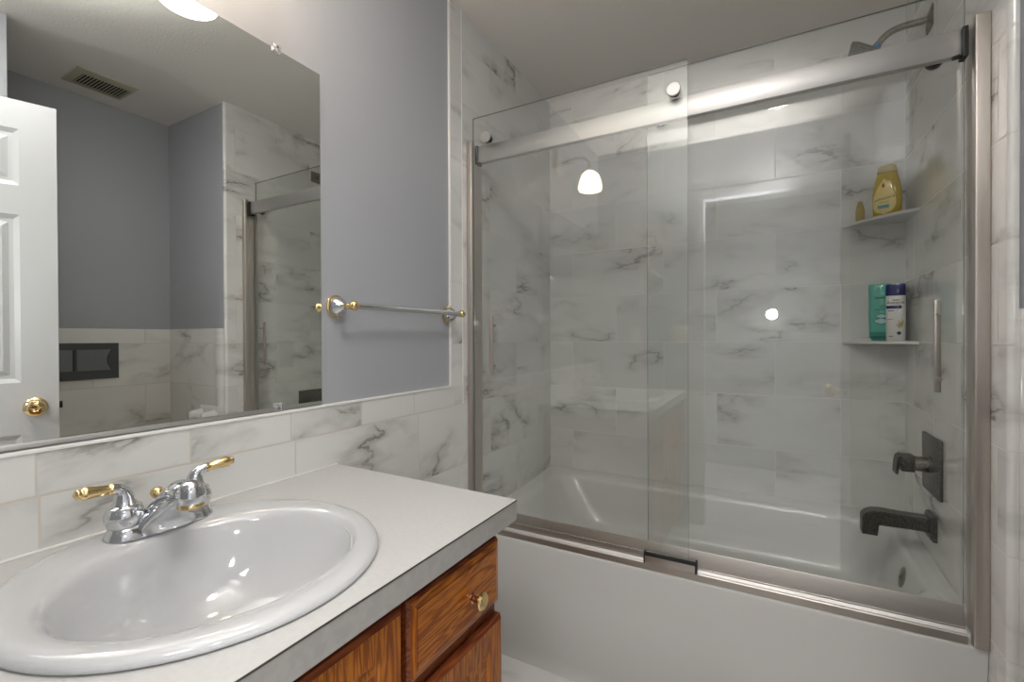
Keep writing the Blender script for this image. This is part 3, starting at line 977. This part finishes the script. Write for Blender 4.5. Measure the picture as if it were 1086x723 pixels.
SX, SY = 0.288, 0.398                          # sink centre
def make_counter():
    bm = nb()
    x0, y0 = 0.0065, -0.098
    outer = [(x0, y0), (CX, y0), (CX, CYE - 0.004), (x0, CYE + 0.010)]
    n = 64
    hole = [(SX + 0.205 * cos(2 * pi * k / n), SY + 0.205 * sin(2 * pi * k / n)) for k in range(n)]
    def flat(z):
        ov = [bm.verts.new((p[0], p[1], z)) for p in outer]
        hv = [bm.verts.new((p[0], p[1], z)) for p in hole]
        es = [bm.edges.new((ov[i], ov[(i + 1) % 4])) for i in range(4)] + [bm.edges.new((hv[i], hv[(i + 1) % n])) for i in range(n)]
        bmesh.ops.triangle_fill(bm, use_beauty=True, use_dissolve=False, edges=es)
        return ov, hv
    a, ah = flat(CZ)
    b, bh = flat(CZ - 0.0425)
    for i in range(4):
        bm.faces.new((a[i], a[(i + 1) % 4], b[(i + 1) % 4], b[i]))
    for i in range(n):
        bm.faces.new((ah[i], ah[(i + 1) % n], bh[(i + 1) % n], bh[i]))
    bmesh.ops.recalc_face_normals(bm, faces=bm.faces[:])
    set_mat(bm, lambda f: f.normal.x > 0.9 and f.calc_center_median().x > CX - 0.01 or f.normal.y > 0.9 and f.calc_center_median().y > CYE - 0.02, 1)
    t = thing('countertop', 'white speckled laminate countertop on the oak vanity', 'countertop', (0.28, 0.37, CZ - 0.0425))
    obj('slab', bm, [M['laminate'], M['lam_edge_shaded']], t, smooth=False)
    bm = nb()
    box(bm, CX - 0.0002, CX + 0.0008, y0, CYE - 0.0042, CZ - 0.0026, CZ - 0.0002)
    obj('edge_seam', bm, 'seam', t, smooth=False)
    bm = nb()
    box(bm, x0, x0 + 0.004, y0, CYE + 0.006, CZ, CZ + 0.004, 0.001)
    obj('caulk_line', bm, 'trim', t)
make_counter()

def make_sink():
    t = thing('sink', 'oval white porcelain drop-in sink set in the laminate countertop', 'sink', (SX, SY, CZ))
    z = CZ
    bm = nb()
    L = []
    def e(cx, cy, a, b, zz):
        L.append(ell(cx, cy, a, b, zz, 72))
    e(SX, SY, 0.250, 0.240, z + 0.0005)
    e(SX, SY, 0.2545, 0.2445, z + 0.003)
    e(SX, SY, 0.2545, 0.2445, z + 0.007)
    e(SX, SY, 0.250, 0.240, z + 0.0125)
    e(SX, SY, 0.240, 0.230, z + 0.0155)
    e(SX + 0.006, SY + 0.001, 0.222, 0.219, z + 0.0160)
    e(SX + 0.020, SY + 0.003, 0.192, 0.208, z + 0.0135)
    e(SX + 0.024, SY + 0.004, 0.181, 0.200, z + 0.009)
    e(SX + 0.026, SY + 0.004, 0.174, 0.194, z - 0.002)
    e(SX + 0.025, SY + 0.004, 0.165, 0.182, z - 0.028)
    e(SX + 0.020, SY + 0.004, 0.148, 0.162, z - 0.070)
    e(SX + 0.012, SY + 0.004, 0.115, 0.125, z - 0.110)
    e(SX + 0.004, SY + 0.004, 0.070, 0.076, z - 0.133)
    e(SX + 0.000, SY + 0.004, 0.030, 0.030, z - 0.141)
    loft(bm, L, False, True)
    obj('basin', bm, 'porcelain', t, angle=80)
    bm = nb()
    lathe(bm, [(0.0, 0), (0.028, 0), (0.028, 0.002), (0.020, 0.0035), (0.019, 0.001), (0, 0.001)], (SX, SY + 0.004, z - 0.1408), (0, 0, 1), 28)
    obj('drain', bm, 'chrome', t)
    bm = nb()
    box(bm, SX - 0.148, SX - 0.1455, SY - 0.012, SY + 0.02, z - 0.045, z - 0.037, 0.001)
    obj('overflow_slot', bm, 'dark', t)
make_sink()

def make_faucet():
    fx, fy, fz = 0.100, 0.414, CZ + 0.0140
    t = thing('faucet', 'chrome two-handle faucet with brass lever tips behind the sink bowl', 'faucet', (fx, fy, fz))
    bm = nb()
    def stad(hl, hw, z, dx=0):
        P = []
        for s in (1, -1):
            for k in range(13):
                a = radians(-90 + 180 * k / 12) if s > 0 else radians(90 + 180 * k / 12)
                c = Vector((fx + dx, fy + s * (hl - hw), z))
                P.append(c + Vector((hw * -sin(a) if False else hw * cos(a + pi / 2), hw * sin(a + pi / 2), 0)))
        return P
    loft(bm, [stad(0.083, 0.030, fz), stad(0.083, 0.030, fz + 0.003), stad(0.078, 0.025, fz + 0.014), stad(0.075, 0.021, fz + 0.020), stad(0.070, 0.016, fz + 0.022)])
    obj('base', bm, 'chrome', t, angle=50)
    # spout: a wide foot that draws up and forward into a dome
    bm = nb()
    n = 32
    def sec(cx, cz, hw, hh, tilt):
        r = []
        for k in range(n):
            a = 2 * pi * k / n
            y, h = hw * cos(a), hh * sin(a)
            r.append(Vector((cx - h * sin(tilt), fy + y, cz + h * cos(tilt))))
        return r
    loft(bm, [sec(fx - 0.022, fz + 0.012, 0.052, 0.012, radians(-10)), sec(fx - 0.002, fz + 0.025, 0.038, 0.017, radians(-30)), sec(fx + 0.016, fz + 0.044, 0.028, 0.019, radians(-35)),
              sec(fx + 0.038, fz + 0.062, 0.0235, 0.019, radians(-25)), sec(fx + 0.060, fz + 0.072, 0.0215, 0.0175, radians(0)), sec(fx + 0.080, fz + 0.071, 0.018, 0.0150, radians(15))])
    lathe(bm, [(0.0, 0.0925), (0.006, 0.0920), (0.012, 0.0895), (0.0175, 0.0840), (0.0205, 0.0760), (0.0215, 0.0660), (0.0215, 0.0560), (0.0205, 0.0552), (0, 0.0552)], (fx + 0.090, fy + 0.004, fz), (0, 0, 1), 36)
    # skirt joining the spout to the base
    S2 = []
    for z, cx, a, b in ((fz + 0.001, fx + 0.004, 0.034, 0.064), (fz + 0.010, fx + 0.005, 0.033, 0.056), (fz + 0.022, fx + 0.014, 0.031, 0.042), (fz + 0.038, fx + 0.028, 0.034, 0.030), (fz + 0.054, fx + 0.046, 0.032, 0.022), (fz + 0.060, fx + 0.050, 0.030, 0.018)):
        S2.append(ell(cx, fy, a, b, z, 36))
    loft(bm, S2)
    obj('spout', bm, 'chrome', t, angle=60)
    bm = nb()
    lathe(bm, [(0, 0), (0.0185, 0), (0.0200, 0.002), (0.0200, 0.007), (0.0165, 0.009), (0.011, 0.0095), (0, 0.0095)], (fx + 0.090, fy + 0.004, fz + 0.0550), (0, 0, -1), 32)
    obj('aerator', bm, 'brass', t)
    for s in (-1, 1):
        hy = fy + s * 0.054
        bm = nb()
        lathe(bm, [(0, 0.018), (0.0215, 0.018), (0.024, 0.022), (0.0275, 0.032), (0.0275, 0.040), (0.025, 0.047), (0.0235, 0.049), (0.024, 0.052), (0.020, 0.055), (0, 0.055)], (fx, hy, fz), (0, 0, 1), 32)
        h = obj('handle', bm, 'chrome', t, angle=55)
        bm = nb()
        pts = bez((fx, hy, fz + 0.053), (fx, hy, fz + 0.075), (fx + 0.002, hy + s * 0.001, fz + 0.083), (fx + 0.005, hy + s * 0.019, fz + 0.086), 10)
        tube(bm, pts, [0.0185, 0.016, 0.0145, 0.0135, 0.0125, 0.0115, 0.0105, 0.0095, 0.009, 0.0085, 0.008], 18)
        obj('neck', bm, 'chrome', h)
        p = pts[-1]
        d = Vector((0.10, s * 1.0, 0.10)).normalized()
        bm = nb()
        lathe(bm, [(0, 0), (0.0088, 0), (0.0088, 0.004), (0.0072, 0.005), (0.0072, 0.007), (0.0078, 0.009), (0.0092, 0.026), (0.0100, 0.035), (0.0098, 0.039), (0.0078, 0.041), (0.0070, 0.043), (0.0075, 0.045), (0.0075, 0.047), (0.004, 0.050), (0, 0.050)], p - d * 0.001, d, 28)
        g = obj('lever_tip', bm, 'brass', h, angle=65)
        g['label'] = 'brass lever grip'
    bm = nb()
    tube(bm, [(fx - 0.0225, fy + 0.004, fz + 0.015), (fx - 0.0225, fy + 0.004, fz + 0.044)], 0.003, 10)
    lathe(bm, [(0.0, 0.040), (0.006, 0.041), (0.0055, 0.045), (0.0085, 0.047), (0.0115, 0.053), (0.0105, 0.059), (0.006, 0.063), (0, 0.064)], (fx - 0.0225, fy + 0.004, fz), (0, 0, 1), 22)
    obj('lift_knob', bm, 'brass', t, angle=65)
make_faucet()

# ------------------------------------------------------------------ mirror, vanity light, towel bar on the left wall
def make_mirror():
    y0, y1, z0, z1 = -0.085, 0.8275, 1.0665, 1.929
    t = thing('wall_mirror', 'frameless wall mirror over the sink, held by clear clips', 'mirror', (0.003, 0.37, z0))
    bm = nb()
    box(bm, 0.0006, 0.006, y0, y1, z0, z1)
    set_mat(bm, lambda f: f.normal.x < 0.9, 1)
    obj('glass', bm, [M['mirror'], M['mirror_edge']], t, smooth=False)
    bm = nb()
    box(bm, 0.0006, 0.0085, y0, y1, z0 - 0.009, z0 - 0.0003, 0.001)
    for y, z, s in ((0.7035, z1, 1), (0.7015, z0, -1), (0.05, z1, 1), (0.05, z0, -1)):
        b2 = nb()
        box(b2, 0.0062, 0.0105, y - 0.010, y + 0.010, z - 0.010, z + 0.010, 0.003, 3)
        c = obj('clip', b2, 'clear', t)
        b2 = nb()
        lathe(b2, [(0, 0), (0.004, 0), (0.0035, 0.002), (0, 0.0025)], (0.0105, y, z + 0.003 * s), (1, 0, 0), 12)
        obj('screw', b2, 'chrome', c)
    obj('bottom_channel', bm, 'nickel', t)
make_mirror()

def make_vanity_light():
    t = thing('vanity_light', 'lit frosted glass vanity light mounted above the wall mirror', 'wall lamp', (0, 0.60, 2.1))
    y = 0.60
    bm = nb()
    lathe(bm, [(0, 0), (0.060, 0), (0.060, 0.010), (0.052, 0.018), (0, 0.020)], (0.0004, y, 2.215), (1, 0, 0), 32)
    obj('backplate', bm, 'nickel', t)
    bm = nb()
    tube(bm, bez((0.018, y, 2.215), (0.12, y, 2.235), (0.186, y, 2.235), (0.188, y, 2.165), 8), 0.009, 12)
    lathe(bm, [(0, 0), (0.022, 0), (0.026, 0.025), (0, 0.025)], (0.188, y, 2.142), (0, 0, 1), 20)
    obj('arm', bm, 'nickel', t)
    bm = nb()
    lathe(bm, [(0.024, 0.0), (0.046, -0.018), (0.060, -0.055), (0.065, -0.090), (0.061, -0.104), (0.040, -0.112), (0, -0.114)], (0.188, y, 2.142), (0, 0, 1), 32)
    obj('lamp_shade', bm, 'shade', t, angle=50)
make_vanity_light()

def make_ceiling_light():
    x, y = 1.085, 0.36
    t = thing('ceiling_light', 'lit round dome light on the ceiling, reflected in the shower glass', 'ceiling lamp', (x, y, ZC))
    bm = nb()
    lathe(bm, [(0, 0), (0.130, 0), (0.132, 0.004), (0.129, 0.010), (0.110, 0.012), (0, 0.012)], (x, y, ZC - 0.0003), (0, 0, -1), 40)
    obj('rim', bm, 'nickel', t)
    bm = nb()
    lathe(bm, [(0.122, 0.0), (0.117, 0.014), (0.098, 0.030), (0.065, 0.041), (0.03, 0.046), (0, 0.047)], (x, y, ZC - 0.0125), (0, 0, -1), 40)
    obj('diffuser', bm, 'dome', t, angle=60)
make_ceiling_light()

def make_towel_bar():
    zb, xb = 1.3185, 0.072
    y0, y1 = 0.878, 1.376
    t = thing('towel_bar', 'chrome and brass towel bar on the grey wall beside the mirror', 'towel bar', (0, (y0 + y1) / 2, zb))
    for y, xw in ((y0, 0.0003), (y1, 0.0095)):
        bm = nb()
        lathe(bm, [(0, 0), (0.031, 0), (0.032, 0.002), (0.032, 0.006), (0.028, 0.009), (0, 0.009)], (xw, y, zb), (1, 0, 0), 32)
        p = obj('post', bm, 'brass', t)
        bm = nb()
        lathe(bm, [(0, 0.0), (0.0275, 0.0), (0.0275, 0.004), (0.025, 0.011), (0.017, 0.020), (0.010, 0.026), (0.008, 0.031), (0, 0.031)], (xw + 0.009, y, zb), (1, 0, 0), 32)
        obj('cap', bm, 'chrome', p)
        bm = nb()
        lathe(bm, [(0, 0.0), (0.0075, 0.0), (0.0095, 0.004), (0.0075, 0.008), (0.0065, 0.010), (0.0105, 0.016), (0.0135, 0.023), (0.0125, 0.031), (0.008, 0.036), (0, 0.037)], (xb - 0.0235 + (0.001 if y < 1 else 0), y, zb), (1, 0, 0), 24)
        obj('finial', bm, 'brass', p, angle=65)
        bm = nb()
        tube(bm, [(xw + 0.035, y, zb), (xb - 0.02, y, zb)], 0.0065, 14)
        obj('neck', bm, 'brass', p)
    bm = nb()
    tube(bm, [(xb, y0 + 0.009, zb), (xb, y1 - 0.009, zb)], 0.0085, 20)
    obj('bar', bm, 'chrome', t)
make_towel_bar()

# ------------------------------------------------------------------ seen in the mirror: nook fittings, ceiling vent
def make_flush_plate():
    x, y0, y1, z0, z1 = XF - 0.0003, 0.905, 1.167, 1.022, 1.213
    t = thing('flush_plate', 'black glass toilet flush plate on the marble wainscot', 'flush plate', (x, 1.04, z0))
    bm = nb()
    box(bm, x - 0.010, x, y0, y1, z0, z1, 0.0015)
    obj('plate', bm, 'flush', t)
    zc0, zc1 = z0 + 0.047, z0 + 0.157
    bm = nb()
    box(bm, x - 0.0125, x - 0.0101, y0 + 0.012, y0 + 0.068, zc0, zc1, 0.0008)
    o = obj('small_key', bm, 'flush_grey', t)
    bm = nb()
    pts = [(y0 + 0.086, zc0), (y0 + 0.228, zc0)] + [(y0 + 0.228 - 0.020 * sin(pi * k / 10), zc0 + (zc1 - zc0) * k / 10) for k in range(1, 10)] + [(y0 + 0.228, zc1), (y0 + 0.086, zc1)]
    prism(bm, pts, lambda p: Vector((x - 0.0101, p[0], p[1])), lambda p: Vector((x - 0.0125, p[0], p[1])))
    obj('large_key', bm, 'flush_grey', t, smooth=False)
    bm = nb()
    box(bm, x - 0.0135, x - 0.0101, y0 + 0.070, y0 + 0.076, zc0, zc1)
    obj('key_divider', bm, 'flush_line', t)
    bm = nb()
    arc = [Vector((x - 0.0118, y0 + 0.231 - 0.020 * sin(pi * k / 12), zc0 + (zc1 - zc0) * k / 12)) for k in range(13)]
    tube(bm, arc, 0.0022, 8)
    obj('key_gap', bm, 'flush_line', t)
make_flush_plate()

def make_paper_holder():
    cx, y, z = 1.660, YF - 0.0002, 0.80
    t = thing('paper_holder', 'white ceramic paper holder on the nook tile beside the shower', 'paper holder', (cx, y, z))
    bm = nb()
    loft(bm, [[Vector((cx + a * sx, y - d, z + b * sz)) for sx, sz in ((-1, -1), (1, -1), (1, 1), (-1, 1))] for a, b, d in ((0.090, 0.068, 0), (0.090, 0.068, 0.006), (0.076, 0.054, 0.014))])
    obj('plate', bm, 'ceramic', t, angle=20)
    for s in (-1, 1):
        bm = nb()
        xc = cx + s * 0.063
        loft(bm, [rr for rr in [[Vector((xc + a * cos(q), y - d, z + 0.012 + b * sin(q))) for q in [2 * pi * k / 20 for k in range(20)]] for a, b, d in ((0.022, 0.042, 0.010), (0.018, 0.034, 0.030), (0.016, 0.028, 0.070), (0.012, 0.022, 0.078), (0.004, 0.008, 0.080))]])
        obj('arm', bm, 'ceramic', t, angle=50)
    bm = nb()
    tube(bm, [(cx - 0.050, y - 0.055, z + 0.012), (cx + 0.050, y - 0.055, z + 0.012)], 0.011, 16)
    obj('roller', bm, 'ceramic', t)
make_paper_holder()

def make_vent():
    x0, x1, y0, y1 = 1.752, 1.978, 0.905, 1.142
    # long side runs along y
    x0, x1 = 1.758, 1.968
    t = thing('ceiling_vent', 'beige metal ceiling vent with slanted slats', 'air vent', ((x0 + x1) / 2, (y0 + y1) / 2, ZC))
    ix0, ix1, iy0, iy1 = x0 + 0.048, x1 - 0.030, y0 + 0.033, y1 - 0.020
    bm = nb()
    def lp(a, b, c, d, z):
        return [Vector((a, c, z)), Vector((b, c, z)), Vector((b, d, z)), Vector((a, d, z))]
    loft(bm, [lp(x0, x1, y0, y1, ZC - 0.0003), lp(x0 + 0.002, x1 - 0.002, y0 + 0.002, y1 - 0.002, ZC - 0.005), lp(ix0 - 0.004, ix1 + 0.004, iy0 - 0.004, iy1 + 0.004, ZC - 0.010), lp(ix0, ix1, iy0, iy1, ZC - 0.010), lp(ix0, ix1, iy0, iy1, ZC - 0.0005)], False, False)
    obj('frame', bm, 'vent', t, angle=15)
    bm = nb()
    box(bm, ix0, ix1, iy0, iy1, ZC - 0.0015, ZC - 0.0003)
    obj('duct_opening', bm, 'dark', t, smooth=False)
    n = 14
    for k in range(n):
        yk = iy0 + (iy1 - iy0) * (k + 0.5) / n
        bm = nb()
        prism(bm, [(yk - 0.0035, ZC - 0.010), (yk + 0.0015, ZC - 0.010), (yk + 0.0035, ZC - 0.0018), (yk + 0.0025, ZC - 0.0018)], lambda p: Vector((ix0, p[0], p[1])), lambda p: Vector((ix1, p[0], p[1])))
        obj('slat', bm, 'vent', t, smooth=False)
make_vent()

# ------------------------------------------------------------------ on the doorway wall, seen only as reflections in the glass
def make_towel_ring():
    x, z, y = 0.37, 1.66, Y0
    t = thing('towel_ring', 'round chrome towel ring on the grey wall beside the doorway', 'towel ring', (x, y, z))
    bm = nb()
    lathe(bm, [(0, 0), (0.026, 0), (0.026, 0.006), (0.012, 0.012), (0.010, 0.045), (0, 0.047)], (x, y + 0.0003, z), (0, 1, 0), 24)
    obj('post', bm, 'chrome', t)
    bm = nb()
    tube(bm, [(x + 0.075 * sin(a), y + 0.036, z - 0.080 - 0.075 * -cos(a)) for a in [2 * pi * k / 36 for k in range(37)]], 0.005, 10, False)
    obj('ring', bm, 'chrome', t)
make_towel_ring()

def wall_plate(x, z, label, name, kind, w):
    t = thing(name, label, kind, (x, Y0, z))
    bm = nb()
    box(bm, x - w, x + w, Y0 + 0.0003, Y0 + 0.006, z - 0.058, z + 0.058, 0.002)
    obj('cover', bm, 'plate', t)
    if name == 'wall_outlet':
        for s in (-1, 1):
            bm = nb()
            box(bm, x - 0.016, x + 0.016, Y0 + 0.006, Y0 + 0.0075, z + s * 0.021 - 0.014, z + s * 0.021 + 0.014, 0.003)
            obj('socket', bm, 'trim', t)
    else:
        for s in (-1, 1):
            bm = nb()
            box(bm, x + s * 0.023 - 0.005, x + s * 0.023 + 0.005, Y0 + 0.006, Y0 + 0.016, z - 0.003, z + 0.014, 0.002)
            obj('toggle', bm, 'trim', t)
wall_plate(0.264, 1.24, 'ivory outlet plate on the grey wall under the towel ring', 'wall_outlet', 'outlet', 0.037)
wall_plate(0.547, 1.25, 'ivory double switch plate on the grey wall by the doorway', 'light_switch', 'switch', 0.06)
